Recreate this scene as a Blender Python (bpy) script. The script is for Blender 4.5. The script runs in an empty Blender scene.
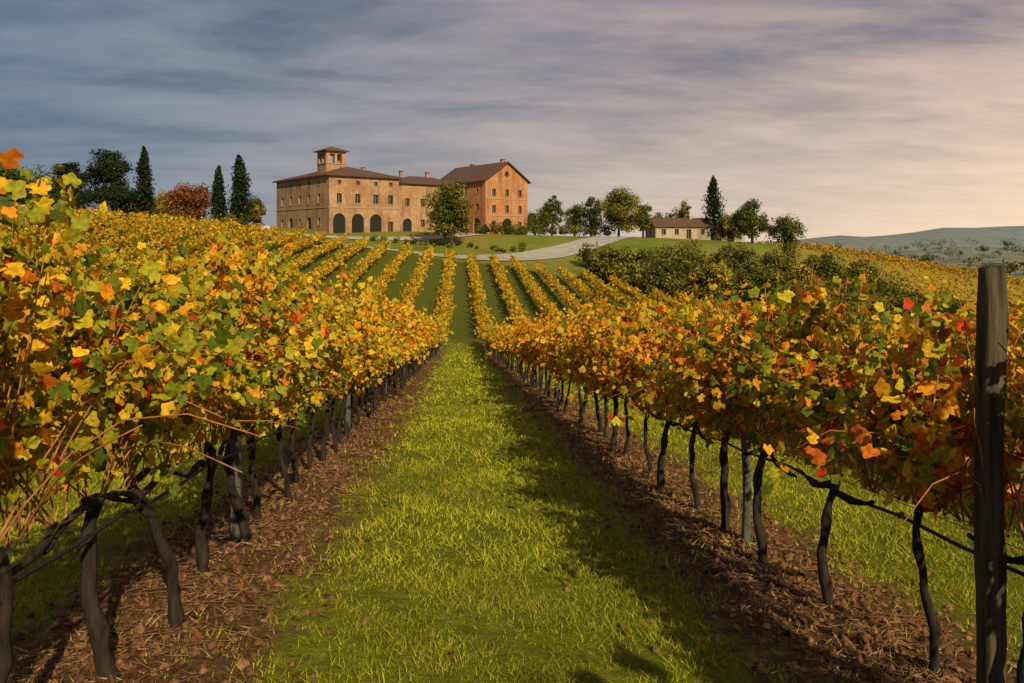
import bpy, math, numpy as np
from mathutils import Vector
rng=np.random.default_rng(7)
D=bpy.data; C=bpy.context
SP=3.42; XL=-1.47
# ---------------------------------------------------------------- terrain
_py=np.array([-200,-60,-20,0,20,40,54,64,74,100,130,142,152,160,166,212,262,420,9000],float)
_pz=np.array([12,5.0,0.9,-1.5,-3.75,-6.0,-7.6,-8.2,-7.75,-5.9,-3.6,-3.0,-0.9,1.1,1.5,1.5,-4,-30,-38],float)
_ty=np.arange(-200,9000,1.0); _tz=np.interp(_ty,_py,_pz)
k=np.exp(-0.5*(np.arange(-12,13)/4.0)**2); k/=k.sum()
_tz=np.convolve(np.pad(_tz,12,mode='edge'),k,mode='valid')
def sp(x,s=8.0): return s*np.logaddexp(0,np.asarray(x,float)/s)
def rowdist(x):
    f=(np.asarray(x,float)-XL)/SP
    return np.abs(f-np.round(f))*SP
def fnoise(x,y,s=1.0,seed=0.0):
    x=np.asarray(x,float)/s; y=np.asarray(y,float)/s
    return (np.sin(1.7*x+2.3*y+seed)+np.sin(-2.9*x+1.3*y+1.7*seed+1)+np.sin(4.1*x+3.7*y+2.1*seed)*.6
            +np.sin(-5.3*x+6.1*y+seed*.7)*.4+np.sin(9.7*x-7.9*y+seed*3)*.25)/3.2
RS=.95
def fieldmask(x,y):
    x=np.asarray(x,float); y=np.asarray(y,float)
    ymax=np.where(x<8,132,132-RS*(x-8))
    return ((y<ymax)&(x>-76)&(x<62)).astype(float)
def H(x,y,micro=True):
    x=np.asarray(x,float); y=np.asarray(y,float)
    z=np.interp(y,_ty,_tz)
    sl=np.interp(y,[0,20,60,105,132,160,220],[.02,.03,.08,.15,.14,.035,.03])
    sr=np.interp(y,[0,20,60,90,125,160,190],[.02,.03,.07,.11,.12,.03,.02])
    z=z+np.where(x<0,-sl*80*np.tanh(x/80),-sr*70*np.tanh(x/70))
    z=z-np.clip(0.17*(sp(x-66)-sp(-66)),0,42)*np.clip((y+50)/120,0,1)
    z=z-np.clip(0.05*sp(-x-110),0,30)
    r=np.hypot(x,y)
    m=np.clip((r-350)/500,0,1)
    z=z+m*(fnoise(x,y,260,1.0)*12+fnoise(x,y,90,2.)*3)
    for cx,cy,sx,sy,h in [(1750,2700,560,330,92),(1150,2900,420,300,50),(2600,3700,1000,400,150),(540,760,130,130,40),(1000,1350,230,160,58),(760,1750,240,200,50),(1250,1900,260,220,62),(420,520,90,80,24),(330,430,60,60,22),(250,420,50,60,14)]:
        z=z+h*np.exp(-((x-cx)/sx)**2-((y-cy)/sy)**2)
    if micro:
        f=fieldmask(x,y)
        z=z+f*0.07*np.exp(-(rowdist(x)/0.45)**2)
        z=z+np.where(r<40,0.018*fnoise(x,y,0.9,3.)+0.03*fnoise(x,y,3.,5.),0)
    return z
# ---------------------------------------------------------------- material helpers
def newmat(name):
    m=D.materials.new(name); m.use_nodes=True
    nt=m.node_tree; b=nt.nodes['Principled BSDF']
    return m,nt,b
def N(nt,t,**kw):
    n=nt.nodes.new(t)
    for a,v in kw.items(): setattr(n,a,v)
    return n
def noise(nt,scale,detail=4,rough=.55,vec=None):
    n=N(nt,'ShaderNodeTexNoise'); n.inputs['Scale'].default_value=scale; n.inputs['Detail'].default_value=detail
    n.inputs['Roughness'].default_value=rough
    if vec is not None: nt.links.new(vec,n.inputs['Vector'])
    return n
def ramp(nt,src,stops):
    r=N(nt,'ShaderNodeValToRGB'); e=r.color_ramp.elements
    while len(e)<len(stops): e.new(0.5)
    for i,(p,c) in enumerate(stops):
        e[i].position=p; e[i].color=(c[0],c[1],c[2],1) if hasattr(c,'__len__') else (c,c,c,1)
    nt.links.new(src,r.inputs[0]); return r
def mixc(nt,fac,a,b,mode='MIX'):
    m=N(nt,'ShaderNodeMix',data_type='RGBA',blend_type=mode)
    for s,v in ((0,fac),(6,a),(7,b)):
        if hasattr(v,'is_linked'): nt.links.new(v,m.inputs[s])
        else: m.inputs[s].default_value=v if s==0 else (v[0],v[1],v[2],1)
    return m.outputs[2]
def math_(nt,op,a,b=None,c=None,clamp=False):
    m=N(nt,'ShaderNodeMath',operation=op,use_clamp=clamp)
    for i,v in enumerate((a,b,c)):
        if v is None: continue
        if hasattr(v,'is_linked'): nt.links.new(v,m.inputs[i])
        else: m.inputs[i].default_value=v
    return m.outputs[0]
def posvec(nt):
    return N(nt,'ShaderNodeNewGeometry').outputs['Position']
def bump(nt,b,h,strength=.5,dist=.05):
    bn=N(nt,'ShaderNodeBump'); bn.inputs['Strength'].default_value=strength; bn.inputs['Distance'].default_value=dist
    nt.links.new(h,bn.inputs['Height']); nt.links.new(bn.outputs[0],b.inputs['Normal'])
def simple(name,c1,c2,scale=4,rough=.8,bs=.4,bd=.02,metal=0,stretch=None):
    m,nt,b=newmat(name); p=posvec(nt)
    if stretch:
        mp=N(nt,'ShaderNodeMapping'); mp.inputs['Scale'].default_value=stretch; nt.links.new(p,mp.inputs[0]); p=mp.outputs[0]
    n=noise(nt,scale,6,.65,p)
    r=ramp(nt,n.outputs[0],[(.3,c1),(.7,c2)])
    nt.links.new(r.outputs[0],b.inputs['Base Color']); b.inputs['Roughness'].default_value=rough
    b.inputs['Metallic'].default_value=metal; b.inputs['Specular IOR Level'].default_value=.25
    if bs: bump(nt,b,n.outputs[0],bs,bd)
    return m
def leafmat(name,trans=.35,rough=.55,spec=.3):
    m,nt,b=newmat(name)
    a=N(nt,'ShaderNodeAttribute',attribute_name='Col')
    n=noise(nt,60,2,.5,posvec(nt))
    r=ramp(nt,n.outputs[0],[(.32,(.66,.58,.55)),(.66,(1.2,1.14,1.0))])
    col=mixc(nt,1.0,a.outputs['Color'],r.outputs[0],'MULTIPLY')
    nt.links.new(col,b.inputs['Base Color']); b.inputs['Roughness'].default_value=rough
    b.inputs['Specular IOR Level'].default_value=spec
    t=N(nt,'ShaderNodeBsdfTranslucent'); nt.links.new(col,t.inputs[0])
    mx=N(nt,'ShaderNodeMixShader'); mx.inputs[0].default_value=trans
    nt.links.new(b.outputs[0],mx.inputs[1]); nt.links.new(t.outputs[0],mx.inputs[2])
    nt.links.new(mx.outputs[0],nt.nodes['Material Output'].inputs[0])
    return m
M_vine=leafmat('vine_leaf',.34,.6,.2); M_tree=leafmat('tree_leaf',.2,.7,.15); M_grass=leafmat('grass_blade',.3,.6,.15)
M_litter=leafmat('dry_leaf',.05,.9,.1)
M_bark=simple('vine_bark',(.007,.005,.004),(.045,.032,.023),30,.95,1.0,.012,stretch=(1,1,.25))
M_cane=simple('cane_bark',(.24,.07,.025),(.46,.20,.07),30,.7,.3,.003)
M_wood=simple('weathered_wood',(.018,.014,.009),(.13,.10,.062),30,.95,1.0,.012,stretch=(1,1,.08))
M_postg=simple('grey_post',(.04,.045,.035),(.11,.115,.085),25,.85,.5,.004,stretch=(1,1,.2))
M_wire=simple('steel_wire',(.10,.10,.10),(.2,.2,.2),50,.5,0)
M_hose=simple('drip_hose',(.012,.012,.013),(.03,.03,.03),30,.6,0)
M_trunk=simple('tree_bark',(.03,.022,.015),(.09,.065,.045),3,.95,.7,.05)
# ---------------------------------------------------------------- mesh helpers
def mesh_np(name,verts,faces,mat,cols=None,smooth=False,parent=None):
    verts=np.asarray(verts,np.float32); faces=np.asarray(faces,np.int32)
    me=D.meshes.new(name); me.vertices.add(len(verts)); me.vertices.foreach_set('co',verts.ravel())
    F,kk=faces.shape
    me.loops.add(F*kk); me.loops.foreach_set('vertex_index',faces.ravel())
    me.polygons.add(F); me.polygons.foreach_set('loop_start',np.arange(0,F*kk,kk,dtype=np.int32))
    me.update(calc_edges=True)
    if smooth: me.polygons.foreach_set('use_smooth',np.ones(F,bool))
    if cols is not None:
        a=me.color_attributes.new('Col','FLOAT_COLOR','POINT')
        c=np.ones((len(verts),4),np.float32); c[:,:3]=cols; a.data.foreach_set('color',c.ravel())
    me.materials.append(mat); ob=D.objects.new(name,me); C.collection.objects.link(ob)
    if parent: ob.parent=parent
    return ob
def empty(name,loc=(0,0,0)):
    e=D.objects.new(name,None); C.collection.objects.link(e); e.empty_display_size=.2
    return e
def lobed():
    a=[-90,-60,-38,-20,8,28,48,68,90,112,132,152,172,200,218,240]
    r=[.12,.43,.45,.40,.54,.50,.40,.50,.60,.50,.40,.50,.54,.40,.45,.43]
    v=[(0,0,0.03)]
    for A,R in zip(a,r):
        A=math.radians(A); v.append((R*math.cos(A),R*math.sin(A),-.55*R*R+.18*abs(math.cos(A))*R+.06*math.sin(A*5)))
    n=len(a); f=[(0,1+i,1+(i+1)%n) for i in range(n)]
    return np.array(v),np.array(f)
T_near=lobed()
T_mid=(np.array([(-.12,-.45,0),(.42,-.25,-.06),(.36,.22,.05),(0,.55,-.08),(-.4,.25,.04),(-.45,-.2,-.07)]),np.array([(0,1,2,3,),(0,3,4,5)]))
T_far=(np.array([(0,-.5,0),(.45,.0,.08),(0,.55,0),(-.45,.05,.08)]),np.array([(0,1,2,3)]))
def leaves(name,cen,size,col,tpl,mat,bias=(0,0,.3),parent=None,nrm=None,spread=1.0):
    n=len(cen)
    if n==0: return None
    nv=rng.normal(size=(n,3))*spread+(np.array(bias) if nrm is None else nrm)
    nv/=np.linalg.norm(nv,axis=1,keepdims=True)+1e-9
    t=rng.normal(size=(n,3)); t-=nv*(t*nv).sum(1,keepdims=True); t/=np.linalg.norm(t,axis=1,keepdims=True)+1e-9
    b=np.cross(nv,t); tv,tf=tpl
    w=tv[None,:,:]*np.asarray(size)[:,None,None]
    curl=rng.uniform(-.5,2.2,(n,1,1)); asp=rng.uniform(.7,1.1,(n,1,1))
    V=cen[:,None,:]+w[:,:,0:1]*asp*t[:,None,:]+w[:,:,1:2]*b[:,None,:]+w[:,:,2:3]*curl*nv[:,None,:]
    kk=len(tv); Fc=(tf[None]+(np.arange(n)*kk)[:,None,None]).reshape(-1,tf.shape[1])
    return mesh_np(name,V.reshape(-1,3),Fc,mat,np.repeat(col,kk,axis=0),parent=parent)
def tubes(name,paths,mat,sides=6,parent=None,smooth=True):
    Vs=[];Fs=[];o=0
    ang=np.arange(sides)*2*np.pi/sides
    for P,R in paths:
        P=np.asarray(P,float); R=np.asarray(R,float)*np.ones(len(P)); m=len(P)
        T=np.gradient(P,axis=0); T/=np.linalg.norm(T,axis=1,keepdims=True)+1e-9
        ref=np.array([0.31,.95,0.05]) if abs(T[0,2])>.7 else np.array([0,0,1.])
        A=np.cross(T,ref); A/=np.linalg.norm(A,axis=1,keepdims=True)+1e-9; B=np.cross(T,A)
        V=P[:,None]+R[:,None,None]*(np.cos(ang)[None,:,None]*A[:,None]+np.sin(ang)[None,:,None]*B[:,None])
        Vs.append(V.reshape(-1,3))
        i=np.arange(m-1)[:,None]*sides; j=np.arange(sides)[None]; j2=(j+1)%sides
        Fs.append(np.stack([i+j,i+j2,i+sides+j2,i+sides+j],-1).reshape(-1,4)+o)
        if sides==4: Fs.append(np.array([[o+(m-1)*4,o+(m-1)*4+1,o+(m-1)*4+2,o+(m-1)*4+3]]))
        o+=m*sides
    if not Vs: return None
    ob=mesh_np(name,np.concatenate(Vs),np.concatenate(Fs),mat,smooth=smooth,parent=parent)
    return ob
# ---------------------------------------------------------------- ground
def axis(segs,out_lo,out_hi):
    a=[segs[0][0]]
    for lo,hi,st in segs: a+=list(np.arange(lo+st,hi+1e-6,st))
    st=segs[-1][2]; v=a[-1]
    while v<out_hi: st*=1.07; v+=st; a.append(v)
    st=segs[0][2]; v=a[0]; pre=[]
    while v>out_lo: st*=1.13; v-=st; pre.append(v)
    return np.array(pre[::-1]+a)
gx=axis([(-90,-8,1.0),(-8,9,.19),(9,150,1.0)],-7000,8000)
gy=axis([(-20,1,.6),(1,14,.22),(14,60,.5),(60,215,1.0)],-5000,9000)
X,Y=np.meshgrid(gx,gy); Z=H(X,Y)
nx,ny=len(gx),len(gy)
ii=np.arange(nx-1)[None]+np.arange(ny-1)[:,None]*nx
Fg=np.stack([ii,ii+1,ii+nx+1,ii+nx],-1).reshape(-1,4)
fm=fieldmask(X,Y)
vy=((X>70)&(X<190)&(Y>110)&(Y<235)).astype(float)
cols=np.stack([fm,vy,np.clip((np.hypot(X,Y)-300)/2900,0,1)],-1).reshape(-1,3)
m,nt,b=newmat('terrain'); p=posvec(nt)
att=N(nt,'ShaderNodeAttribute',attribute_name='Col'); sepa=N(nt,'ShaderNodeSeparateColor'); nt.links.new(att.outputs['Color'],sepa.inputs[0])
sepp=N(nt,'ShaderNodeSeparateXYZ'); nt.links.new(p,sepp.inputs[0])
f=math_(nt,'DIVIDE',math_(nt,'SUBTRACT',sepp.outputs[0],XL),SP)
f=math_(nt,'MULTIPLY',math_(nt,'ABSOLUTE',math_(nt,'SUBTRACT',f,math_(nt,'ROUND',f))),SP)
n1=noise(nt,1.3,5,.6,p); n2=noise(nt,9,6,.7,p); n3=noise(nt,45,5,.7,p); n4=noise(nt,.06,4,.6,p)
fd=math_(nt,'ADD',f,math_(nt,'MULTIPLY',math_(nt,'SUBTRACT',n1.outputs[0],.5),1.3))
fd=math_(nt,'ADD',fd,math_(nt,'MULTIPLY',math_(nt,'SUBTRACT',n2.outputs[0],.5),.8))
soilm=ramp(nt,fd,[(.42,1.0),(.72,0.0)])
yf=N(nt,'ShaderNodeMapRange'); nt.links.new(sepp.outputs[1],yf.inputs[0]); yf.inputs[1].default_value=48; yf.inputs[2].default_value=66; yf.inputs[3].default_value=1; yf.inputs[4].default_value=.12
soilf=math_(nt,'MULTIPLY',math_(nt,'MULTIPLY',soilm.outputs[0],sepa.outputs[0]),yf.outputs[0])
grass=ramp(nt,n2.outputs[0],[(.25,(.09,.11,.012)),(.5,(.20,.225,.018)),(.75,(.34,.32,.04))])
g2=mixc(nt,n1.outputs[0],(.7,.75,.65),(1.3,1.2,1.0)); grassc=mixc(nt,1.0,grass.outputs[0],g2,'MULTIPLY')
soil=ramp(nt,n3.outputs[0],[(.25,(.05,.027,.015)),(.5,(.16,.082,.045)),(.75,(.34,.20,.11))])
soil2=mixc(nt,1.0,soil.outputs[0],g2,'MULTIPLY')
mead=ramp(nt,n4.outputs[0],[(.3,(.10,.14,.02)),(.5,(.16,.19,.03)),(.62,(.22,.18,.04)),(.75,(.09,.11,.02))])
meadc=mixc(nt,1.0,mead.outputs[0],g2,'MULTIPLY')
n5=noise(nt,.011,5,.6,p)
farc=ramp(nt,n5.outputs[0],[(.38,(.045,.075,.02)),(.46,(.15,.18,.04)),(.53,(.32,.20,.05)),(.57,(.07,.10,.03)),(.68,(.24,.21,.07))])
meadc=mixc(nt,math_(nt,'MULTIPLY',sepa.outputs[2],12.0,clamp=True),meadc,farc.outputs[0])
base=mixc(nt,sepa.outputs[0],meadc,grassc)
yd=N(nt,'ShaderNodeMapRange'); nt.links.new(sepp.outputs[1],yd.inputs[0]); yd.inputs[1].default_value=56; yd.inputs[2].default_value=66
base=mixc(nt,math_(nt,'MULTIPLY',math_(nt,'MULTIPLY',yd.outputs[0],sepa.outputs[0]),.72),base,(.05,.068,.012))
base=mixc(nt,math_(nt,'MULTIPLY',sepa.outputs[1],.8),base,(.28,.19,.03))
base=mixc(nt,soilf,base,soil2)
base=mixc(nt,math_(nt,'MULTIPLY',math_(nt,'POWER',sepa.outputs[2],.9),.85),base,(.17,.21,.23))  # aerial haze painted into the ground colour, blue-grey growing with distance
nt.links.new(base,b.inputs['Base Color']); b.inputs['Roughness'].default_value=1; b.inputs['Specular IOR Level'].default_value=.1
hh=math_(nt,'ADD',math_(nt,'MULTIPLY',n3.outputs[0],.6),n2.outputs[0])
bump(nt,b,hh,1.0,.08)
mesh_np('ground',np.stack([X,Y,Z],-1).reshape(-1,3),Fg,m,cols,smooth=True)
# ---------------------------------------------------------------- leaf colours
PAL=np.array([(.12,.19,.018),(.44,.45,.025),(.86,.56,.025),(.84,.30,.015),(.66,.06,.015),(.28,.11,.03)])
def leafcol(P,kind):
    n=len(P); x,y,z=P.T
    cl=fnoise(y+z*.7,z*1.3+x,.42,1.3); cl2=fnoise(y*.6,z+x*.5,1.3,4.1)
    base={'L':[.20,.44,.30,.06,.02,.01],'R':[.15,.20,.32,.25,.04,.05],'M':[.05,.24,.52,.17,.01,.02],'F':[.04,.30,.58,.07,.0,.01]}[kind]
    w=np.tile(np.array(base),(n,1))
    if kind in 'LR':
        w[:,4]+=np.clip(cl-.40,0,1)*(2.4 if kind=='L' else 1.0); w[:,3]+=np.clip(cl-.22,0,1)*1.5
        w[:,0]+=np.clip(-cl2,0,1)*.3; w[:,1]+=np.clip(-cl2,0,1)*.5
        w[:,2]+=np.clip((y-4)/8,0,1)*.9; w[:,3]+=np.clip((y-5)/12,0,1)*(.22 if kind=='L' else .45)
        w[:,0]*=np.clip(1.2-(y-4)/14,.2,1.2)
    w[:,3]+=np.clip(cl2,0,1)*.18
    c=np.cumsum(w,1); c/=c[:,-1:]
    idx=(rng.random((n,1))>c).sum(1).clip(0,5)
    col=PAL[idx]*rng.uniform(.6,1.12,(n,1))
    j=PAL[np.clip(idx+rng.integers(-1,2,n),0,5)]
    a=rng.uniform(0,.45,(n,1)); return col*(1-a)+j*a
# ---------------------------------------------------------------- vine rows
def dens(d): 
    return 0.063+np.clip(d-5.5,0,200)*.0026
kmin=-21; kmax=17
for kk in range(kmin,kmax+1):
    x0=XL+SP*kk
    near=kk in(0,1)
    ystart=-3.5 if kk in(-1,0,1,2) else max(-2,abs(x0)*1.15-3)
    yend=131 if x0<8 else 131-RS*(x0-8)
    if x0<-40: yend=131-.2*(-40-x0)
    if yend-ystart<4: continue
    row=empty('grapevine_row')
    top={0:1.34,1:1.12}.get(kk,1.22)
    sy=np.arange(ystart,yend,1.0)
    PL={'a':[], 'b':[], 'c':[]}; SZ={'a':[], 'b':[], 'c':[]}
    canes=[]; 
    for y0 in sy:
        if not near and kk in(-1,2) and y0<0: continue
        if 60.5<y0<64: continue
        d=math.hypot(x0,max(y0,1.5))
        s=float(dens(d)) if y0>0 else .16
        if kk in(-1,2): s*=1.25
        cov=(4.3 if near else 3.2) if d<55 else 4.8
        if y0<0: cov=2.6
        nl=cov/(s*s*.62)
        nc=22 if d<12 else (12 if d<30 else 9)
        per=max(2,int(nl/nc))
        sx_=.21 if d<20 else (.26 if d<55 else .34)
        for c in range(nc):
            cy=y0+rng.random(); gap=.88+.24*float(fnoise(cy,x0,1.1,2.2))+.12*float(fnoise(cy,x0,.35,5.))
            if d>60: gap*=rng.choice([.85,1,1.1,1.3])
            h=top*gap*rng.uniform(.72,1.05); dx=rng.normal()*sx_; dy=rng.normal()*.28
            if d<3.6: h=min(h,top*.95); dx=np.clip(dx,-.35,.3)
            droop=rng.uniform(.15,.45) if rng.random()<.4 else 0
            sgn=np.sign(dx) if dx!=0 else 1
            def pt(t):
                return np.stack([x0+dx*t+sgn*droop*t**2, cy+dy*t, .70+h*t-droop*1.1*np.clip(t-.45,0,1)**2*3.6],-1)
            lo=.22 if (near and y0<5) else (.04 if y0<10 else -.04)
            t=lo+(1-lo)*rng.random(per)**.85
            Q=pt(t)+rng.normal(size=(per,3))*np.array([.07,.08,.07])*(1+d*.003)
            if near and y0<5: Q=Q[(Q[:,2]<.70+top*.93)]
            if kk==0: Q=Q[~((Q[:,1]<2.2)&(Q[:,1]>-.5)&(Q[:,0]>-1.15))]
            if kk==1 and y0<3.5: Q=Q[~((Q[:,1]<2.74)&(Q[:,0]<1.97)&(Q[:,1]>.5))&~((np.abs(Q[:,0]-1.89)<.10)&(np.abs(Q[:,1]-2.72)<.14))]
            if len(Q)==0: continue
            key='a' if d<9 and y0>-.5 else ('b' if d<26 else 'c')
            PL[key].append(Q); SZ[key].append(np.full(len(Q),s)*rng.uniform(.5,1.35,len(Q)))
            if d<16 and kk in(-1,0,1,2) and y0>0 and not(kk==1 and y0<2):
                tt=np.linspace(0,1,6); q=pt(tt*.93); q[:,0]+=np.sin(tt*5+c)*.03*tt; q[:,1]+=np.sin(tt*4+c*2)*.05
                canes.append((q,y0,c))
                if near and y0<9 and rng.random()<.7:
                    q2=q.copy(); L_=rng.uniform(.2,.8); q2[:,0]+=tt*rng.normal()*.14; q2[:,1]+=tt*rng.normal()*.4; q2[:,2]=.70+(q2[:,2]-.7)*L_+np.sin(tt*3.1)*.07
                    canes.append((q2,y0,c))
    kind='L' if kk==0 else ('R' if kk==1 else 'M')
    for key,tpl in (('a',T_near),('b',T_mid),('c',T_far)):
        if not PL[key]: continue
        P=np.concatenate(PL[key]); S=np.concatenate(SZ[key])
        kd=kind if key!='c' else ('M' if P[:,1].mean()<50 and kk in(0,1) else 'F')
        col=leafcol(P,kd)
        if key=='c': col=col*rng.uniform(.75,1.0,(len(P),1))
        P[:,2]+=H(P[:,0],P[:,1])
        out=np.sign(P[:,0]-x0)[:,None]*np.array([[.7,0,0]])+np.array([[0,-.3,.45]])
        leaves('foliage',P,S,col,tpl,M_vine,parent=row,nrm=out,spread=.75)
    cp=[]
    for q,y0,c in canes:
        q=q.copy(); q[:,2]+=H(q[:,0]*0+x0,q[:,1]); cp.append((q,np.linspace(.005,.002,6)))
    if cp: tubes('canes',cp,M_cane,4,row)
    tr=[]; y=ystart+.35; stp=.82
    if kk==0: y=2.58-.68*7; stp=.68
    if kk==1: y=2.45-.82*6
    lim=min(yend,60 if near else 45); yn=y
    while yn<lim:
        y=yn+rng.normal()*.05
        d=math.hypot(x0,y); g=float(H(x0,y)); n=10 if d<14 else 4
        t=np.linspace(0,1,n); ph=rng.uniform(0,6); am=rng.uniform(.01,.05)
        bx=rng.normal()*.06+(-.02 if kk==1 else .02); by=rng.normal()*.09
        pts=np.stack([x0+bx*(1-t)+am*np.sin(t*4.5+ph)+.008*np.sin(t*19+ph),y+by*(1-t)+am*np.cos(t*3.7+ph),g-.06+.76*t],-1)
        r=rng.uniform(.018,.032)*(1.25-.45*t+.3*np.exp(-((t-1)/.12)**2)+.17*np.sin(t*17+ph)+.12*np.sin(t*31+ph*2))
        r[0]*=1.35
        if d<14:
            pts=np.concatenate([pts,[[x0,y+.10*rng.choice([-1,1]),g+.73]]]); r=np.append(r,.015)
        tr.append((pts,r))
        if d<20 and rng.random()<.9:
            for sg in(-1,1):
                tt=np.linspace(0,1,7)
                tr.append((np.stack([x0+.015*np.sin(tt*6+ph),y+sg*.42*tt,g+.66+.05*np.sin(tt*3+ph)-.112*sg*.42*tt*.9],-1),.016*(1.1-.55*tt)*(1+.25*np.sin(tt*23+ph))))
        yn+=stp
    tubes('trunks',tr,M_bark,8 if near else 5,row)
    if kk in(-2,-1,0,1,2,3):
        ys=np.arange(max(ystart,-3.5),min(yend,60),.41)
        sag=.03*np.abs(np.sin(ys*np.pi/4.9))+.012*np.sin(ys*5)
        g=H(x0*np.ones_like(ys),ys,False)+.06
        tubes('drip_hose',[(np.stack([x0+.03+0*ys,ys,g+.64-sag],-1),.009)],M_hose,5,row)
        tubes('wires',[(np.stack([x0+o+0*ys,ys,g+h],-1),.0018) for h,o in((.70,0),(1.15,.05),(1.15,-.05),(1.5,.05))],M_wire,4,row)
    if kk not in(0,1):
        ps=[]
        for y in np.arange(3+1.1*(kk%4),min(yend,60),5.2):
            if y<ystart: continue
            g=float(H(x0,y)); ps.append(([(x0,y,g-.1),(x0,y,g+1.7)],.03))
        if ps: tubes('posts',ps,M_postg,4,row,smooth=False)
def bevelpost(name,x,y,h,w,mat,lean=0.0,d=None):
    g=float(H(x,y)); d=d or w
    n=25; z=np.linspace(-.2,h,n); V=[];F=[]
    cs=[(-.5,-.4),(-.4,-.5),(.4,-.5),(.5,-.4),(.5,.4),(.4,.5),(-.4,.5),(-.5,.4)]
    for i,zz in enumerate(z):
        s=1+.04*math.sin(zz*9+x)+.02*math.sin(zz*23)
        if i==n-1: s*=.86
        for a,bb in cs: V.append((x+a*w*s+lean*zz+.006*math.sin(zz*5)+rng.normal()*.0012,y+bb*d*s,g+zz+(.02*a if i==n-1 else 0)))
    for i in range(n-1):
        for j in range(8): F.append((i*8+j,i*8+(j+1)%8,(i+1)*8+(j+1)%8,(i+1)*8+j))
    b0=(n-1)*8; F+= [(b0,b0+1,b0+2,b0+3),(b0,b0+3,b0+4,b0+7),(b0+4,b0+5,b0+6,b0+7)]
    return mesh_np(name,V,F,mat)
bevelpost('wooden_trellis_post',1.875,2.72,1.67,.074,M_wood,.002)
for y in (5.9,11.2,16.4,21.6,27,32.5,38,44):
    bevelpost('trellis_post',XL+SP+.02,y-.5,1.45,.05,M_postg,.0)
for y in (5.35,10.6,15.8,21,26.5,32,38,44):
    bevelpost('trellis_post',XL+.0,y,1.5,.06,M_postg,0)
# ---------------------------------------------------------------- grass
def grassblades():
    cen=[];hh=[];ww=[]
    bands=[(1.8,5,4600,.028,.0028),(5,9,1800,.036,.005),(9,16,520,.045,.010),(16,32,110,.055,.02),(32,62,20,.07,.05)]
    for y0,y1,dn,h,w in bands:
        xa,xb=-4 if y0<9 else -8, 5.5 if y0<9 else 12
        n=int(dn*(y1-y0)*(xb-xa)); x=rng.uniform(xa,xb,n); y=rng.uniform(y0,y1,n)
        rd=rowdist(x); dd=rd+.36*fnoise(x,y,.5,1)+.28*fnoise(x,y,.17,6)
        worn=np.clip(1-np.clip((5.2-y)/3,0,1)*.5*(fnoise(x,y,.45,11)>-.1),.2,1)
        keep=rng.random(n)<np.where(dd<.52,.10,np.clip((dd-.42)*2.6,.14,1))*np.clip(.7+.7*fnoise(x,y,.35,9),.08,1)*worn
        keep&=(x/y>-.78)&(x/y<.82)
        c=np.stack([x,y,H(x,y)-.004],-1)[keep]; cen.append(c)
        m=len(c); hh.append(h*rng.uniform(.5,1.6,m)*(1+.6*fnoise(c[:,0],c[:,1],.6,2))); ww.append(w*rng.uniform(.6,1.3,m))
    c=np.concatenate(cen);h=np.concatenate(hh);w=np.concatenate(ww);n=len(c)
    a=rng.uniform(0,2*np.pi,n); t=rng.normal(size=(n,2))*.75*h[:,None]
    dx=np.stack([np.cos(a)*w,np.sin(a)*w,0*w],-1)
    tip=c+np.stack([t[:,0],t[:,1],h],-1)
    V=np.stack([c-dx,c+dx,tip],1).reshape(-1,3)
    F=np.arange(3*n).reshape(n,3)
    u=rng.random((n,1)); v=rng.random((n,1))
    pt=np.clip(.5+.7*fnoise(c[:,0],c[:,1],1.3,4)[:,None]+.3*fnoise(c[:,0],c[:,1],.4,8)[:,None],0,1)
    col=np.array([(.22,.29,.014)])*(1-u)+np.array([(.52,.52,.028)])*u
    col=col*(.75+.6*pt); col=np.where(v>.92,np.array([[.50,.38,.13]]),col)
    mesh_np('grass',V,F,M_grass,np.repeat(col,3,0))
grassblades()
n=8000; y=1.8+rng.random(n)**1.6*20; kx=rng.integers(-1,3,n); off=rng.normal(size=n)*.45
x=XL+SP*kx+off; keep=(x/y>-.8)&(x/y<.82); x=x[keep]; y=y[keep]; n=len(x)
P=np.stack([x,y,H(x,y)+rng.uniform(.003,.02,n)],-1)
pal=np.array([(.20,.10,.05),(.11,.05,.028),(.28,.16,.08),(.34,.19,.07),(.22,.08,.03)])
col=pal[rng.integers(0,5,n)]*rng.uniform(.5,1.1,(n,1))
leaves('fallen_leaves',P,rng.uniform(.02,.05,n)*(1+y*.03),col,T_mid,M_litter,bias=(0,0,1.4),spread=.7)
n=26000; y=1.8+rng.random(n)**1.5*16; kx=rng.integers(0,2,n); x=XL+SP*kx+rng.normal(size=n)*.28
keep=(x/y>-.8)&(x/y<.82)&(fnoise(x,y,.4,13)>-.35); x=x[keep]; y=y[keep]; n=len(x); a=rng.uniform(0,6.3,n); L=rng.uniform(.012,.06,n); w_=rng.uniform(.0012,.003,n)*(1+y*.12)
c=np.stack([x,y,H(x,y)+rng.uniform(.003,.02,n)],-1); dv=np.stack([np.cos(a)*L,np.sin(a)*L,rng.normal(size=n)*.010],-1); pv=np.stack([-np.sin(a)*w_,np.cos(a)*w_,w_*.5],-1)
V=np.stack([c-dv,c+pv,c+dv,c-pv],1).reshape(-1,3)
sc=np.array([(.28,.17,.09),(.18,.09,.05),(.38,.25,.14),(.10,.05,.03)])[rng.integers(0,4,n)]*rng.uniform(.6,1.1,(n,1))
mesh_np('straw_litter',V,np.arange(4*n).reshape(n,4),M_litter,np.repeat(sc,4,0))
tw=[]
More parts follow.
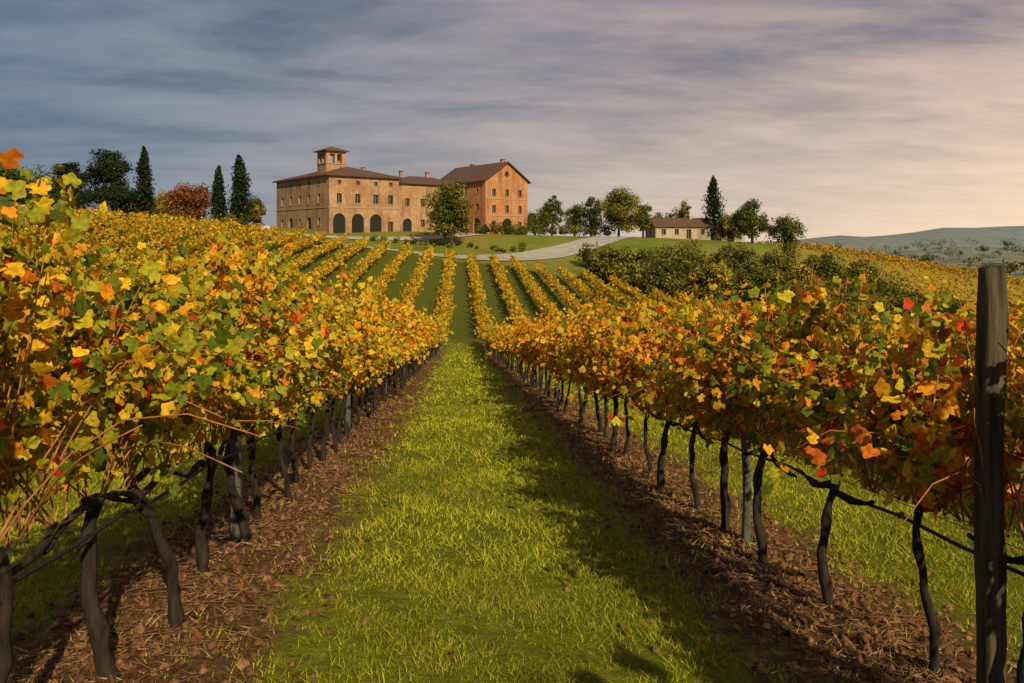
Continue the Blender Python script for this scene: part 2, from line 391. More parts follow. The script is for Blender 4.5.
for i in range(700):
    kx=rng.integers(0,2); x=XL+SP*kx+rng.normal()*.32; y=2+rng.random()**1.5*10; a=rng.uniform(0,6.3); L=rng.uniform(.06,.3)
    t=np.linspace(-.5,.5,4); px=x+np.cos(a)*L*t+.01*np.sin(t*6); py=y+np.sin(a)*L*t
    tw.append((np.stack([px,py,H(px,py)+.012+.015*rng.random()],-1),.0025))
tubes('fallen_twigs',tw,simple('dry_twig',(.12,.06,.035),(.26,.15,.085),20,.9,0),3)
n=9000; y=1.8+rng.random(n)**1.4*14; kx=rng.integers(0,2,n); x=XL+SP*kx+rng.normal(size=n)*.32
P=np.stack([x,y,H(x,y)+.004],-1); T_cl=(np.array([(-.5,-.4,0),(.5,-.45,0),(.45,.5,0),(-.45,.45,0),(.02,.03,.55)]),np.array([(0,1,4),(1,2,4),(2,3,4),(3,0,4)]))
leaves('soil_clods',P,rng.uniform(.008,.045,n),np.array([[.16,.085,.046]])*rng.uniform(.5,1.5,(n,1)),T_cl,M_litter,bias=(0,0,3),spread=.5)
# ---------------------------------------------------------------- road
def catmull(P,n=12):
    P=np.array(P,float); P=np.vstack([2*P[0]-P[1],P,2*P[-1]-P[-2]]); out=[]
    for i in range(1,len(P)-2):
        for t in np.linspace(0,1,n,endpoint=False):
            a,b_,c,d=P[i-1:i+3]; out.append(.5*((2*b_)+(-a+c)*t+(2*a-5*b_+4*c-d)*t*t+(-a+3*b_-3*c+d)*t**3))
    out.append(P[-2]); return np.array(out)
M_road=simple('lane_asphalt',(.26,.24,.22),(.40,.37,.33),.8,.9,.3,.02)
def strip(name,pts,w,mat,off=.06):
    c=catmull(pts); T=np.gradient(c,axis=0); T/=np.linalg.norm(T,axis=1,keepdims=True); Nn=np.stack([-T[:,1],T[:,0]],-1)
    us=np.linspace(-.5,.5,7); V=[]
    for u in us:
        q=c+Nn*u*w*(1+.05*np.sin(np.arange(len(c))*.7))[:,None]; V.append(np.stack([q[:,0],q[:,1],H(q[:,0],q[:,1])+off],-1))
    V=np.stack(V,1); m_=len(c); i=np.arange(m_-1)[:,None]*7+np.arange(6)[None]
    F=np.stack([i,i+1,i+8,i+7],-1).reshape(-1,4); return mesh_np(name,V.reshape(-1,3),F,mat,smooth=True)
strip('country_road',[(75,240),(52,205),(43,187),(32,165),(16,148),(0,139),(-14,137.5),(-30,140),(-44,148),(-52,156)],6.0,M_road,.14)
strip('courtyard_paving',[(-56,155),(-44,155.5),(-36,154),(-25,150.5),(-8,155),(4,164)],3.5,simple('gravel',(.30,.27,.22),(.42,.38,.31),2,.95,.3,.02),.14)
# ---------------------------------------------------------------- buildings
class MB:
    def __init__(s): s.v=[]; s.f=[]
    def poly(s,*p): 
        i=len(s.v); s.v+= [tuple(q) for q in p]; s.f.append(tuple(range(i,i+len(p))))
    def box(s,o,ux,uy,uz):
        o,ux,uy,uz=map(np.array,(o,ux,uy,uz)); c=[o+a*ux+b*uy+d*uz for d in(0,1) for a,b in((0,0),(1,0),(1,1),(0,1))]
        for q in((0,3,2,1),(4,5,6,7),(0,1,5,4),(1,2,6,5),(2,3,7,6),(3,0,4,7)): s.poly(*[c[k] for k in q])
    def obj(s,name,mat,parent=None):
        me=D.meshes.new(name); me.from_pydata([tuple(map(float,q)) for q in s.v],[],s.f); me.materials.append(mat)
        o=D.objects.new(name,me); C.collection.objects.link(o); 
        if parent: o.parent=parent
        return o
def brickmat(name,c1,c2,stain=(.16,.10,.06)):
    m,nt,b=newmat(name); p=posvec(nt)
    n1=noise(nt,.28,6,.7,p); n2=noise(nt,2.2,6,.75,p)
    mp=N(nt,'ShaderNodeMapping'); mp.inputs['Scale'].default_value=(1.2,1.2,.18); nt.links.new(p,mp.inputs[0]); n3=noise(nt,.8,5,.65,mp.outputs[0])
    r=ramp(nt,n1.outputs[0],[(.36,c1),(.60,c2)])
    c=mixc(nt,ramp(nt,n2.outputs[0],[(.44,0.0),(.66,.75)]).outputs[0],r.outputs[0],stain)
    c=mixc(nt,ramp(nt,n3.outputs[0],[(.46,0.0),(.68,.75)]).outputs[0],c,(stain[0]*.75,stain[1]*.75,stain[2]*.75))
    nt.links.new(c,b.inputs['Base Color']); b.inputs['Roughness'].default_value=.95; bump(nt,b,n2.outputs[0],.5,.06); return m
M_w1=brickmat('aged_stucco',(.32,.17,.085),(.46,.29,.155),(.20,.10,.052)); M_w2=brickmat('brick_wall',(.42,.165,.06),(.48,.26,.11),(.24,.095,.045))
def tilemat():
    m,nt,b=newmat('terracotta_tiles'); p=posvec(nt); n1=noise(nt,.9,5,.7,p); n2=noise(nt,6,3,.6,p)
    r=ramp(nt,n1.outputs[0],[(.3,(.055,.03,.022)),(.55,(.11,.05,.033)),(.75,(.16,.085,.055))])
    c=mixc(nt,.5,r.outputs[0],ramp(nt,n2.outputs[0],[(.3,(.03,.018,.014)),(.7,(.17,.08,.05))]).outputs[0])
    nt.links.new(c,b.inputs['Base Color']); b.inputs['Roughness'].default_value=.9; bump(nt,b,n2.outputs[0],.8,.1); return m
M_tile=tilemat(); M_glass=simple('window_dark',(.015,.016,.018),(.03,.032,.035),2,.25,0)
M_sill=simple('stone_trim',(.28,.21,.14),(.38,.30,.21),3,.9,.2)
th=math.radians(35); U=np.array([math.cos(th),math.sin(th),0]); Vv=np.array([-math.sin(th),math.cos(th),0]); ZZ=np.array([0,0,1.])
def wall(mb,gl,tr,o,d,L,zb,zt,ops,depth=.35):
    o=np.array([o[0],o[1],0.]); nrm=np.array([d[1],-d[0],0.])
    us=sorted(set([0,L]+[a for q in ops for a in(q[0],q[1])])); zs=sorted(set([zb,zt]+[a for q in ops for a in(q[2],q[3])]))
    P=lambda u,z,k=0: o+d*u+ZZ*z-nrm*k
    for i in range(len(us)-1):
        for j in range(len(zs)-1):
            uc=(us[i]+us[i+1])/2; zc=(zs[j]+zs[j+1])/2
            if any(q[0]<uc<q[1] and q[2]<zc<q[3] for q in ops): continue
            mb.poly(P(us[i],zs[j]),P(us[i+1],zs[j]),P(us[i+1],zs[j+1]),P(us[i],zs[j+1]))
    for q in ops:
        a,b_,z0,z1,ar=q; w=b_-a; cu=(a+b_)/2
        if ar:
            r=w/2; zc=z1-r-.001; n=8; arc=[(cu-r*math.cos(math.pi*t/n),zc+r*math.sin(math.pi*t/n)) for t in range(n+1)]
            for t in range(n):
                (u0,w0),(u1,w1)=arc[t],arc[t+1]
                mb.poly(P(u0,w0),P(u1,w1),P(u1,z1),P(u0,z1)); mb.poly(P(u0,w0),P(u0,w0,depth),P(u1,w1,depth),P(u1,w1))
            zt_=zc
        else:
            zt_=z1; mb.poly(P(a,z1),P(a,z1,depth),P(b_,z1,depth),P(b_,z1))
            tr.box(P(a-.12,z0-.14)+nrm*.10,d*(w+.24),-nrm*.097,ZZ*.12)
        mb.poly(P(a,z0),P(a,z0,depth),P(a,zt_,depth),P(a,zt_)); mb.poly(P(b_,z0),P(b_,zt_),P(b_,zt_,depth),P(b_,z0,depth))
        mb.poly(P(a,z0),P(b_,z0),P(b_,z0,depth),P(a,z0,depth))
        gl.poly(P(a,z0,depth-.02),P(b_,z0,depth-.02),P(b_,z1,depth-.02),P(a,z1,depth-.02))
        if not ar: tr.box(P(cu-.04,z0,depth-.03),d*.08,nrm*.05,ZZ*(z1-z0))
def hiproof(mb,o,d,e,L,W,z,h,over=.7,thick=.25):
    o=np.array([o[0],o[1],0.])-d*over-e*over; L+=2*over; W+=2*over
    c=[o,o+d*L,o+d*L+e*W,o+e*W]; c=[q+ZZ*z for q in c]; ct=[q+ZZ*thick for q in c]
    if L>=W: r0=o+d*W*.5+e*W*.5+ZZ*(z+h); r1=o+d*(L-W*.5)+e*W*.5+ZZ*(z+h); fs=[(ct[0],ct[1],r1,r0),(ct[1],ct[2],r1),(ct[2],ct[3],r0,r1),(ct[3],ct[0],r0)]
    else: r0=o+d*L*.5+e*L*.5+ZZ*(z+h); r1=o+d*L*.5+e*(W-L*.5)+ZZ*(z+h); fs=[(ct[0],ct[1],r0),(ct[1],ct[2],r1,r0),(ct[2],ct[3],r1),(ct[3],ct[0],r0,r1)]
    for q in fs: mb.poly(*q)
    for i in range(4): mb.poly(c[i],c[(i+1)%4],ct[(i+1)%4],ct[i])
    mb.poly(c[3],c[2],c[1],c[0])
def rectwalls(mb,gl,tr,o,LU,LV,zb,zt,opsU,opsV):
    o=np.array([o[0],o[1],0.]); A=o; B=o+U*LU; Cc=B+Vv*LV; Dd=o+Vv*LV
    wall(mb,gl,tr,A,U,LU,zb,zt,opsU); wall(mb,gl,tr,B,Vv,LV,zb,zt,[]); wall(mb,gl,tr,Cc,-U,LU,zb,zt,[]); wall(mb,gl,tr,Dd,-Vv,LV,zb,zt,opsV)
b0=1.3
villa=empty('villa'); W=MB();G=MB();T=MB();R=MB()
c1=np.array([-25.2,156,0.]); LVV=25.5
opU=[]
for u in(2.2,6.2,10.2): opU.append((u-1.35,u+1.35,b0-.2,b0+3.9,True))
for u in(2.2,6.2,10.2,13.6): opU.append((u-.55,u+.55,b0+6.0,b0+7.8,False))
for u in(2.2,6.2,10.2,13.6): opU.append((u-.4,u+.4,b0+9.6,b0+10.4,False))
opU.append((13.0,14.2,b0,b0+2.4,False))
opV=[]
for u in(3,7.5,12,16.5,21): opV.append((u-.55,u+.55,b0+6.0,b0+7.8,False))
for u in(3,12,21): opV.append((u-.5,u+.5,b0+1.6,b0+3.0,False))
for u in(7.5,16.5): opV.append((u-1.1,u+1.1,b0-.2,b0+3.3,True))
for u in(3,7.5,12,16.5,21): opV.append((u-.35,u+.35,b0+9.6,b0+10.3,False))
rectwalls(W,G,T,c1,15.5,LVV,b0-3,12.5,opU,opV)
hiproof(R,c1,U,Vv,15.5,LVV,12.5,2.7)
c2=c1+U*15.5+Vv*.8
opU=[]
for u in(2.5,6.3,10.5,14): opU.append((u-.5,u+.5,b0+5.8,b0+7.4,False))
for u in(2.5,10.5): opU.append((u-1.1,u+1.1,b0-.2,b0+3.2,True))
for u in(6.3,14): opU.append((u-.5,u+.5,b0+1.5,b0+3.0,False))
rectwalls(W,G,T,c2+U*.01,17,12,b0-3,11.7,opU,[])
hiproof(R,c2+U*.8,U,Vv,17,12,11.7,2.2)
T.box(c1-Vv*.003+ZZ*(b0+5.0),U*15.5,-Vv*.09,ZZ*.22)
T.box(c1+Vv*LVV-U*.003+ZZ*(b0+5.0),-Vv*LVV,-U*.09,ZZ*.22)
ct=c1+U*3.4+Vv*8.2; W.box(ct+ZZ*13.3,U*4.3,Vv*4.3,ZZ*2.4)
for a in(0,1):
    for q in(0,1): W.box(ct+U*(3.5*a)+Vv*(3.5*q)+ZZ*15.703,U*.8,Vv*.8,ZZ*2.0)
for q in (0,1):
    W.box(ct+U*1.9+Vv*(3.5*q)+ZZ*15.703,U*.5,Vv*.8,ZZ*2.0); W.box(ct+Vv*1.9+U*(3.5*q)+ZZ*15.703,Vv*.5,U*.8,ZZ*2.0)
W.box(ct+U*.02+Vv*.02+ZZ*17.705,U*4.26,Vv*4.26,ZZ*.5); T.box(ct-U*.12-Vv*.12+ZZ*15.6,U*4.54,Vv*4.54,ZZ*.18)
hiproof(R,ct,U,Vv,4.3,4.3001,18.21,1.2,.65,.15)
for uu,vv,hh_ in((12,9,.9),(20,7,.5),(26,6,.4),(5,15,.6)):
    W.box(c1+U*uu+Vv*vv+ZZ*12.7,U*.7,Vv*.55,ZZ*(1.6+hh_)); R.box(c1+U*(uu-.1)+Vv*(vv-.1)+ZZ*(14.303+hh_),U*.9,Vv*.75,ZZ*.15)
W.obj('walls',M_w1,villa);G.obj('window_panes',M_glass,villa);T.obj('trim',M_sill,villa);R.obj('roof',M_tile,villa)
barn=empty('brick_farmhouse'); W=MB();G=MB();T=MB();R=MB()
c3=np.array([5.4,170,0.]); LU,LV=11.6,19.; ze=12.9; hp=3.9
opU=[]
for u in(2.3,5.9,9.5): opU+= [(u-.5,u+.5,b0+4.6,b0+6.2,False),(u-.5,u+.5,b0+8.2,b0+9.7,False)]
opU+=[(4.6,7.2,b0-.2,b0+3.4,True),(1.8,2.8,b0+1.2,b0+2.7,False),(9,10,b0+1.2,b0+2.7,False)]
opV=[]
for u in(3,7.3,11.7,16): opV+= [(u-.5,u+.5,b0+5.,b0+6.5,False),(u-.4,u+.4,b0+8.8,b0+9.8,False)]
opV+=[(14.5,17.2,b0-.2,b0+3.5,True),(8.6,11.0,b0-.2,b0+3.2,True)]
rectwalls(W,G,T,c3,LU,LV,b0-3,ze,opU,opV)
pk=c3+U*LU/2+ZZ*(ze+hp)
gcen=c3+U*LU/2+ZZ*(ze+1.4); rr=.6; nseg=12
ring=[gcen+U*rr*math.cos(2*math.pi*i/nseg)+ZZ*rr*math.sin(2*math.pi*i/nseg) for i in range(nseg)]
A_=c3+ZZ*ze; B_=c3+U*LU+ZZ*ze
outer=[]
for i in range(nseg):
    a=2*math.pi*i/nseg; dx,dz=math.cos(a),math.sin(a); best=1e9
    if dz<-1e-6: best=min(best,-1.4/dz)
    for sgn in(1,-1):
        den=dz+sgn*dx*hp/(LU/2)
        if den>1e-6: best=min(best,(hp-1.4)/den)
    outer.append(gcen+U*dx*best+ZZ*dz*best)
for i in range(nseg):
    j=(i+1)%nseg; W.poly(ring[i],outer[i],outer[j],ring[j]); W.poly(ring[i],ring[j],ring[j]+Vv*.3,ring[i]+Vv*.3)
def uz(q): return np.dot(q-c3,U),q[2]
lowr=[i for i in range(nseg) if abs(outer[i][2]-ze)<1e-3]; lowr.sort(key=lambda i:uz(outer[i])[0])
i0,i1=lowr[0],lowr[-1]
W.poly(A_,outer[i0],outer[(i0-1)%nseg]); W.poly(B_,outer[(i1+1)%nseg],outer[i1])
G.poly(*[q+Vv*.28 for q in ring])
W.poly(c3+Vv*LV+U*LU+ZZ*ze,c3+Vv*LV+ZZ*ze,pk+Vv*LV)
ov=.6; sl=hp/(LU/2)
for sg in(0,1):
    base=c3+(U*LU if sg else 0)+ZZ*ze; s_=1 if sg else -1
    e0=base+U*s_*ov-ZZ*sl*ov-Vv*ov; e1=e0+Vv*(LV+2*ov); p0=pk-Vv*ov; p1=pk+Vv*(LV+ov); t_=ZZ*.28
    R.poly(e0+t_,e1+t_,p1+t_,p0+t_); R.poly(e0+ZZ*.03,e1+ZZ*.03,p1+ZZ*.03,p0+ZZ*.03); R.poly(e0+ZZ*.03,p0+ZZ*.03,p0+t_,e0+t_); R.poly(e0+ZZ*.03,e0+t_,e1+t_,e1+ZZ*.03); R.poly(e1+ZZ*.03,e1+t_,p1+t_,p1+ZZ*.03)
for uu,vv in((5.4,1.2),(7.2,15)):
    W.box(c3+U*uu+Vv*vv+ZZ*15.2,U*.8,Vv*.6,ZZ*2.3); R.box(c3+U*(uu-.12)+Vv*(vv-.12)+ZZ*17.503,U*1.04,Vv*.84,ZZ*.16)
T.box(c3-Vv*.003+ZZ*(b0+3.9),U*LU,-Vv*.09,ZZ*.2); T.box(c3-Vv*.003+ZZ*(b0+7.5),U*LU,-Vv*.09,ZZ*.2)
W.obj('walls',M_w2,barn);G.obj('window_panes',M_glass,barn);T.obj('trim',M_sill,barn);R.obj('roof',M_tile,barn)
def smallhouse(name,cx,cy,L,Wd,h,rh,ang,mat):
    e=empty(name); W=MB();G=MB();T=MB();R=MB(); d=np.array([math.cos(ang),math.sin(ang),0]); q=np.array([-d[1],d[0],0]); zb=float(H(cx,cy))
    o=np.array([cx,cy,0.])-d*L/2-q*Wd/2
    ops=[(L*t-.5,L*t+.5,zb+1.0,zb+2.3,False) for t in(.15,.38,.85)]+[(L*.6-.6,L*.6+.6,zb,zb+2.2,False)]
    wall(W,G,T,o,d,L,zb-2,zb+h,ops); wall(W,G,T,o+d*L,q,Wd,zb-2,zb+h,[]); wall(W,G,T,o+d*L+q*Wd,-d,L,zb-2,zb+h,[])
    wall(W,G,T,o+q*Wd,-q,Wd,zb-2,zb+h,[(Wd*.5-.5,Wd*.5+.5,zb+1,zb+2.2,False)])
    z=ZZ*(zb+h); p0=o+q*Wd/2+ZZ*(zb+h+rh); p1=p0+d*L
    W.poly(o+z,p0,o+q*Wd+z); W.poly(o+d*L+z,o+d*L+q*Wd+z,p1)
    s=rh/(Wd/2)
    for sg in(0,1):
        e0=o+(q*Wd if sg else 0)+z+(q if sg else -q)*.5-ZZ*s*.5-d*.5; e1=e0+d*(L+1); R.poly(e0+ZZ*.2,e1+ZZ*.2,p1+d*.5+ZZ*.2,p0-d*.5+ZZ*.2); R.poly(e0,e1,p1+d*.5,p0-d*.5); R.poly(e0,e0+ZZ*.2,e1+ZZ*.2,e1); R.poly(e0,p0-d*.5,p0-d*.5+ZZ*.2,e0+ZZ*.2)
    W.box(o+d*L*.7+q*Wd*.4+ZZ*(zb+h),d*.7,q*.6,ZZ*(rh+.7))
    W.obj('walls',mat,e);G.obj('window_panes',M_glass,e);T.obj('trim',M_sill,e);R.obj('roof',M_tile,e)
M_pl=brickmat('pale_plaster',(.40,.33,.25),(.46,.38,.29),(.26,.20,.14))
smallhouse('country_house',53,192,14,7,3.0,1.9,.12,M_pl)
smallhouse('country_house',66,197,9,6,2.8,1.7,-.1,M_pl)
# ---------------------------------------------------------------- trees
G1=[(.05,.08,.015),(.085,.115,.02),(.145,.165,.025)]
CY=[(.012,.025,.010),(.02,.036,.014),(.032,.05,.018)]
OL=[(.10,.11,.02),(.18,.18,.03),(.28,.25,.04)]
OR=[(.24,.09,.025),(.36,.14,.03),(.18,.09,.03)]
YL=[(.24,.20,.03),(.40,.29,.035),(.16,.16,.025)]
def tree(name,px,py,hgt,wid,pal,kind='round',nleaf=3500,trunk=.25,leaf=.36,base=None):
    g=float(H(px,py)); e=empty(name); pal=np.array(pal); nleaf=int(nleaf*1.7)
    h=hgt; r=wid/2
    if kind=='cypress':
        n=90; t=np.linspace(.0,1,n); a=rng.uniform(0,6.3,n); prof=r*np.clip(np.sin(np.pi*np.clip(t*.88+.12,0,1)**.7),0.06,1)**.55*(1-t*.25)
        q=prof*.45*np.sqrt(rng.random(n)); cen=np.stack([px+q*np.cos(a),py+q*np.sin(a),g+h*(.04+.93*t)],-1); rad=np.clip(prof*.7,.2,9)*rng.uniform(.75,1.15,n); sq=(1,1,1.9); leaf=.42
    elif kind=='cedar':
        n=80; t=rng.random(n)**.8; a=rng.uniform(0,6.3,n); lv=np.round(t*9)/9; q=r*(1-.7*lv**1.8)*np.sqrt(rng.random(n))*.9
        cen=np.stack([px+q*np.cos(a),py+q*np.sin(a),g+h*(.12+.82*lv)+rng.normal(size=n)*.25],-1); rad=r*.26*rng.uniform(.7,1.2,n); sq=(1.25,1.25,.6)
    else:
        n=46; v=rng.normal(size=(n,3)); v/=np.linalg.norm(v,axis=1,keepdims=True); v*=rng.random((n,1))**.4
        lo=.18 if base is None else base
        cen=np.stack([px+v[:,0]*r*.76,py+v[:,1]*r*.76,g+h*(lo+(1-lo)*.5)+v[:,2]*h*(1-lo)*.40],-1); rad=r*rng.uniform(.16,.42,n); sq=(1,1,.85)
    if kind=='sparse': rad=rad*.8
    ci=rng.integers(0,len(cen),nleaf); v=rng.normal(size=(nleaf,3)); v/=np.linalg.norm(v,axis=1,keepdims=True)
    v*=rng.uniform(.35,1.12,(nleaf,1))
    P=cen[ci]+v*rad[ci][:,None]*np.array(sq)
    shade=rng.uniform(.6,1.3,len(cen))[ci][:,None]
    col=pal[(rng.integers(0,len(pal),len(cen))[ci]+(rng.random(nleaf)<.3))%len(pal)]*shade*rng.uniform(.7,1.25,(nleaf,1))
    leaves('crown',P,rng.uniform(.6,1.4,nleaf)*leaf,col,T_far,M_tree,parent=e,nrm=v*.9+np.array([0,0,.3]),spread=.7)
    t=np.linspace(0,1,6); tp=h*(.75 if kind!='cypress' else .9)
    paths=[(np.stack([px+.12*np.sin(t*4),py+0*t,g-.3+t*(tp+.3)],-1),trunk*(1.3-1.1*t))]
    if kind!='cypress':
        for i in rng.choice(len(cen),min(14,len(cen)),replace=False):
            s=np.array([px,py,g+h*rng.uniform(.18,.45)]); tt=np.linspace(0,1,4)[:,None]
            pp=s+(cen[i]-s)*tt+np.array([0,0,.3])*np.sin(tt*3.1); paths.append((pp,trunk*.45*(1.1-.95*tt[:,0])))
    tubes('trunk',paths,M_trunk,6,e)
def at(px,dist): return (px-460)/800*dist
def T_(name,px,pyt,pyb,w,dist,pal,kind='round',**kw):
    x=at(px,dist); g=float(H(x,dist)); top=(240-pyt)/800*dist; tree(name,x,dist,max(2,top-g),w/800*dist,pal,kind,**kw)
T_('cypress_tree',153,149,215,25,150,CY,'cypress',nleaf=3200)
T_('cypress_tree',224,167,220,19,150,CY,'cypress',nleaf=2600)
T_('cypress_tree',244,156,222,29,151,CY,'cypress',nleaf=3400)
T_('cypress_tree',718,175,222,29,190,CY,'cypress',nleaf=3000)
T_('cedar_tree',116,153,208,70,150,CY+G1[:1],'cedar',nleaf=7000)
T_('cedar_tree',80,166,210,48,158,CY+G1[:1],'cedar',nleaf=4500)
T_('autumn_tree',195,181,225,54,150,OR,nleaf=4800,base=.02)
T_('autumn_tree',172,192,225,38,155,YL,nleaf=2600,base=.02)
T_('added_shade_tree',48,168,210,64,140,G1,nleaf=4600,base=.02)
T_('added_shade_tree',12,162,210,64,135,G1,nleaf=4600,base=.02)
T_('added_shade_tree',138,188,215,36,156,G1,nleaf=2800,base=.02)
T_('added_shade_tree',258,196,225,24,158,OL,nleaf=2200,base=.05)
T_('added_shade_tree',451,177,228,56,149,G1+OL,nleaf=8500,base=.05)
T_('added_shade_tree',552,192,222,30,195,G1,nleaf=2800,base=.05)
T_('added_shade_tree',575,203,226,28,198,G1,nleaf=2000,base=.02)
T_('added_shade_tree',592,195,226,32,195,G1,nleaf=2800,base=.05)
T_('added_shade_tree',620,182,230,52,180,OL+G1[1:],nleaf=7500,base=.0)
T_('added_shade_tree',645,199,230,26,190,G1,nleaf=2200,base=.05)
T_('added_shade_tree',686,198,232,28,205,OL,'sparse',nleaf=1500)
T_('added_shade_tree',665,207,230,30,210,G1,nleaf=1800,base=.0)
T_('added_shade_tree',758,196,250,46,165,G1+OL[:1],'sparse',nleaf=4600,base=.05)
T_('added_shade_tree',792,215,246,42,174,G1,nleaf=2800,base=.0)
T_('added_shade_tree',738,211,240,34,178,OL,nleaf=2400,base=.0)
T_('added_shade_tree',535,210,232,36,192,G1,nleaf=2200,base=.0)
for px,pt_,w_,ds,pl in((640,242,56,120,OL),(690,236,66,122,YL[:1]+OL),(738,238,64,124,OL+G1),(785,240,60,128,OL+YL),(830,248,56,132,G1+OL),(662,256,54,108,G1+OL),(715,256,60,106,YL+OL),(872,258,50,130,OL),(608,248,46,122,OL+G1),(765,262,56,108,OL+G1),(815,264,50,112,YL+OL)):
    T_('added_shade_tree',px,pt_,0,w_,ds,pl,nleaf=3600,base=.0,leaf=.32)
# unseen tree added behind the viewpoint to throw shade on the near grass
tree('added_shade_tree',5.2,-12,7.0,6.0,G1,nleaf=900,base=.34,leaf=.26)
def shrubs(name,items,pal,lf=.36,per=520):
    Cn=[];Rd=[]
    for x,y,r in items:
        n=7; v=rng.normal(size=(n,3))*.45; g=float(H(x,y)); Cn.append(np.stack([x+v[:,0]*r,y+v[:,1]*r,g+r*.55+np.abs(v[:,2])*r*.9],-1)); Rd.append(r*rng.uniform(.3,.6,n))
    Cn=np.concatenate(Cn);Rd=np.concatenate(Rd); n=len(items)*per; ci=rng.integers(0,len(Cn),n); v=rng.normal(size=(n,3)); v/=np.linalg.norm(v,axis=1,keepdims=True)
    P=Cn[ci]+v*Rd[ci][:,None]*rng.uniform(.6,1.1,(n,1)); pal=np.array(pal)
    ic=ci//7; pi=rng.integers(0,len(pal),len(items))[ic]; pi=np.where(rng.random(n)<.25,rng.integers(0,len(pal),n),pi)
    col=pal[pi]*rng.uniform(.55,1.3,(len(Cn),1))[ci]*rng.uniform(.75,1.2,(n,1))
    leaves(name,P,rng.uniform(.6,1.4,n)*lf,col,T_far,M_tree,nrm=v*.9+np.array([0,0,.35]),spread=.7)
it=[]
for i in range(190):
    t=rng.random(); x=22+54*t; y=134-RS*(x-8)+rng.random()**1.2*(22+44*t); it.append((x,y,rng.uniform(1.2,3.2)*(1+.2*t)))
shrubs('thicket',it,G1+OL+OL+YL)
it=[(x,168+.12*x+rng.normal()*1.2+ (x-5)*.35,rng.uniform(.9,2.2)) for x in np.arange(4,36,1.4)]
shrubs('hedge',it,G1+OL[:1],.3,300)
it=[(at(px,149)+rng.normal()*.5,149+rng.normal()*1.0,rng.uniform(.3,1.0)) for px in range(375,530,7)]
shrubs('hedge',it,G1+OL,.25,160)
it=[(at(px,148)+rng.normal(),146+rng.normal()*2,rng.uniform(1.0,2.6)) for px in range(-20,270,9)]
shrubs('hedge',it,G1+OL+OR[:1],.3,300)
it=[]
for i in range(900):
    a=rng.uniform(.36,.82); y=260+rng.random()**1.3*1700
    if fnoise(a*y,y,70,2.)<0 and rng.random()<.8: continue
    it.append((a*y,y,rng.uniform(3,7)*(1+y/1300)))
shrubs('distant_trees',it,[(.05,.075,.03),(.08,.105,.04),(.15,.13,.045)],2.4,80)
PL=[]
for xr in np.arange(78,190,3.4):
    ys=np.arange(max(112,xr*1.3),232,.22); q=np.stack([xr+rng.normal(size=len(ys))*.25,ys,1.0+rng.uniform(-.5,.7,len(ys))],-1); PL.append(q)
P=np.concatenate(PL); P=np.repeat(P,2,0)+rng.normal(size=(2*len(P),3))*.15; col=leafcol(P,'M')*.75; P[:,2]+=H(P[:,0],P[:,1])
leaves('vineyard',P,rng.uniform(.3,.6,len(P)),col,T_far,M_vine)
# ---------------------------------------------------------------- cars
def car(px,dist,ang,colr):
    e=empty('parked_car'); x=at(px,dist); g=float(H(x,dist))+.02; M=MB();Gl=MB()
    d=np.array([math.cos(ang),math.sin(ang),0]); q=np.array([-d[1],d[0],0]); o=np.array([x,dist,g])
    prof=[(-2.1,.35),(-2.15,.7),(-2.0,.95),(-1.2,1.02),(-.6,1.45),(.7,1.48),(1.4,1.05),(2.05,.95),(2.15,.6),(2.1,.35)]
    L=[o+d*a-q*.85*(1 if z<1.1 else .8)+ZZ*z for a,z in prof]; Rr=[o+d*a+q*.85*(1 if z<1.1 else .8)+ZZ*z for a,z in prof]
    M.poly(*L[::-1]); M.poly(*Rr)
    for i in range(len(L)):
        j=(i+1)%len(L); M.poly(L[i],L[j],Rr[j],Rr[i])
    for sg in(-1,1):
        Gl.poly(*[o+d*a+q*sg*z2+ZZ*z for a,z,z2 in((-1.0,1.06,.862),(-.5,1.4,.73),(.6,1.42,.73),(1.15,1.08,.862))])
    M.obj('body',colr,e);Gl.obj('windows',M_glass,e)
    t=[]
    for a in(-1.35,1.35):
        for s in(-1,1): c=o+d*a+q*s*.78+ZZ*.32; t.append(([c-q*.11,c-q*.1,c+q*.1,c+q*.11],[.02,.32,.32,.02]))
    tubes('wheels',t,M_hose,12,e)
M_cr=simple('car_paint_red',(.3,.03,.02),(.33,.035,.02),1,.3,0); M_cs=simple('car_paint_silver',(.4,.4,.42),(.45,.45,.46),1,.3,0)
car(262,154,.3,M_cs); car(229,153,.1,M_cr)
# ---------------------------------------------------------------- light, sky, camera
S=Vector((.25,-.79,.50)).normalized()
l=D.lights.new('sun','SUN'); l.energy=5.0; l.angle=math.radians(.6); l.color=(1,.83,.52)
lo=D.objects.new('sun',l); lo.rotation_euler=S.to_track_quat('Z','Y').to_euler(); C.collection.objects.link(lo)
w=D.worlds.new('World'); C.scene.world=w; w.use_nodes=True; nt=w.node_tree; nt.nodes.clear()
sk=N(nt,'ShaderNodeTexSky',sky_type='NISHITA'); sk.sun_disc=False; sk.sun_elevation=math.asin(S.z); sk.sun_rotation=math.atan2(S.x,S.y); sk.dust_density=2
bg1=N(nt,'ShaderNodeBackground'); bg1.inputs[1].default_value=.08; nt.links.new(sk.outputs[0],bg1.inputs[0])
tc=N(nt,'ShaderNodeTexCoord'); sx=N(nt,'ShaderNodeSeparateXYZ'); nt.links.new(tc.outputs['Generated'],sx.inputs[0])
zc=math_(nt,'ADD',math_(nt,'MAXIMUM',sx.outputs[2],0.0),.12)
cx=math_(nt,'DIVIDE',sx.outputs[0],zc); cyv=math_(nt,'DIVIDE',sx.outputs[1],zc)
cb=N(nt,'ShaderNodeCombineXYZ'); nt.links.new(math_(nt,'MULTIPLY',cx,.6),cb.inputs[0]); nt.links.new(math_(nt,'MULTIPLY',cyv,1.05),cb.inputs[1])
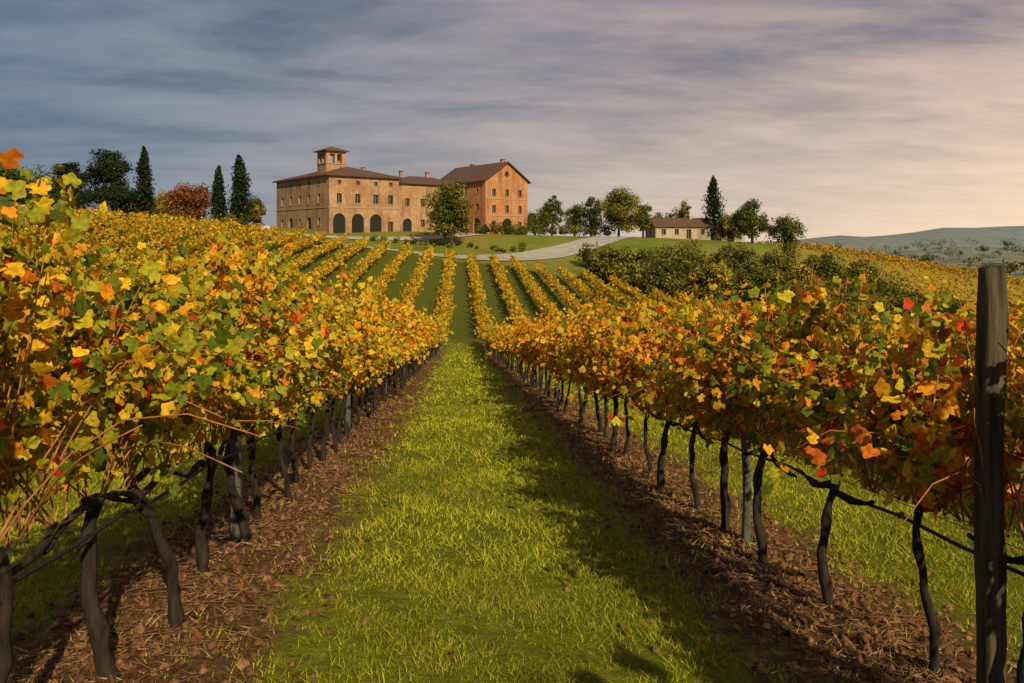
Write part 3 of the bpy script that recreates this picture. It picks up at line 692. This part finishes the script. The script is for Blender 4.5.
n1=noise(nt,1.1,8,.55,cb.outputs[0]); n1.inputs['Distortion'].default_value=.6
n2=noise(nt,3.2,8,.68,cb.outputs[0])
gxr=N(nt,'ShaderNodeMapRange'); nt.links.new(sx.outputs[0],gxr.inputs[0]); gxr.inputs[1].default_value=-.42; gxr.inputs[2].default_value=.60
gz=N(nt,'ShaderNodeMapRange'); nt.links.new(sx.outputs[2],gz.inputs[0]); gz.inputs[1].default_value=.0; gz.inputs[2].default_value=.25
cl_dark=mixc(nt,gxr.outputs[0],(.070,.125,.205),(.25,.22,.25))
cl_lite=mixc(nt,gxr.outputs[0],(.22,.27,.35),(.68,.48,.40))
fac=ramp(nt,n1.outputs[0],[(.38,0.0),(.60,1.0)])
hz=math_(nt,'SUBTRACT',1.0,gz.outputs[0])
fac2=math_(nt,'ADD',math_(nt,'MULTIPLY',fac.outputs[0],.75),math_(nt,'MULTIPLY',math_(nt,'SUBTRACT',n2.outputs[0],.5),1.0),clamp=True)
top=mixc(nt,fac2,cl_dark,cl_lite)
hor=mixc(nt,gxr.outputs[0],(.26,.31,.38),(1.10,.82,.58))
hf=math_(nt,'MULTIPLY',math_(nt,'POWER',hz,1.2),math_(nt,'ADD',.62,math_(nt,'MULTIPLY',gxr.outputs[0],.36)))
hf=math_(nt,'SUBTRACT',hf,math_(nt,'MULTIPLY',math_(nt,'SUBTRACT',.5,n2.outputs[0]),.4),clamp=True)
cc=mixc(nt,hf,top,hor)
bg2=N(nt,'ShaderNodeBackground'); nt.links.new(cc,bg2.inputs[0]); bg2.inputs[1].default_value=1.0
mx=N(nt,'ShaderNodeMixShader'); mx.inputs[0].default_value=.92; nt.links.new(bg1.outputs[0],mx.inputs[1]); nt.links.new(bg2.outputs[0],mx.inputs[2])
ow=N(nt,'ShaderNodeOutputWorld'); nt.links.new(mx.outputs[0],ow.inputs[0])
cam=D.cameras.new('camera'); cam.lens=28.1; cam.sensor_width=36; cam.clip_end=20000; cam.clip_start=.05; cam.shift_y=-.099
co=D.objects.new('camera',cam); co.rotation_euler=(math.radians(90),0,math.radians(-3.72)); C.collection.objects.link(co); C.scene.camera=co
C.scene.view_settings.view_transform='Standard'; C.scene.view_settings.look='None'; C.scene.view_settings.exposure=0
print('faces',sum(len(o.data.polygons) for o in D.objects if o.type=='MESH'))
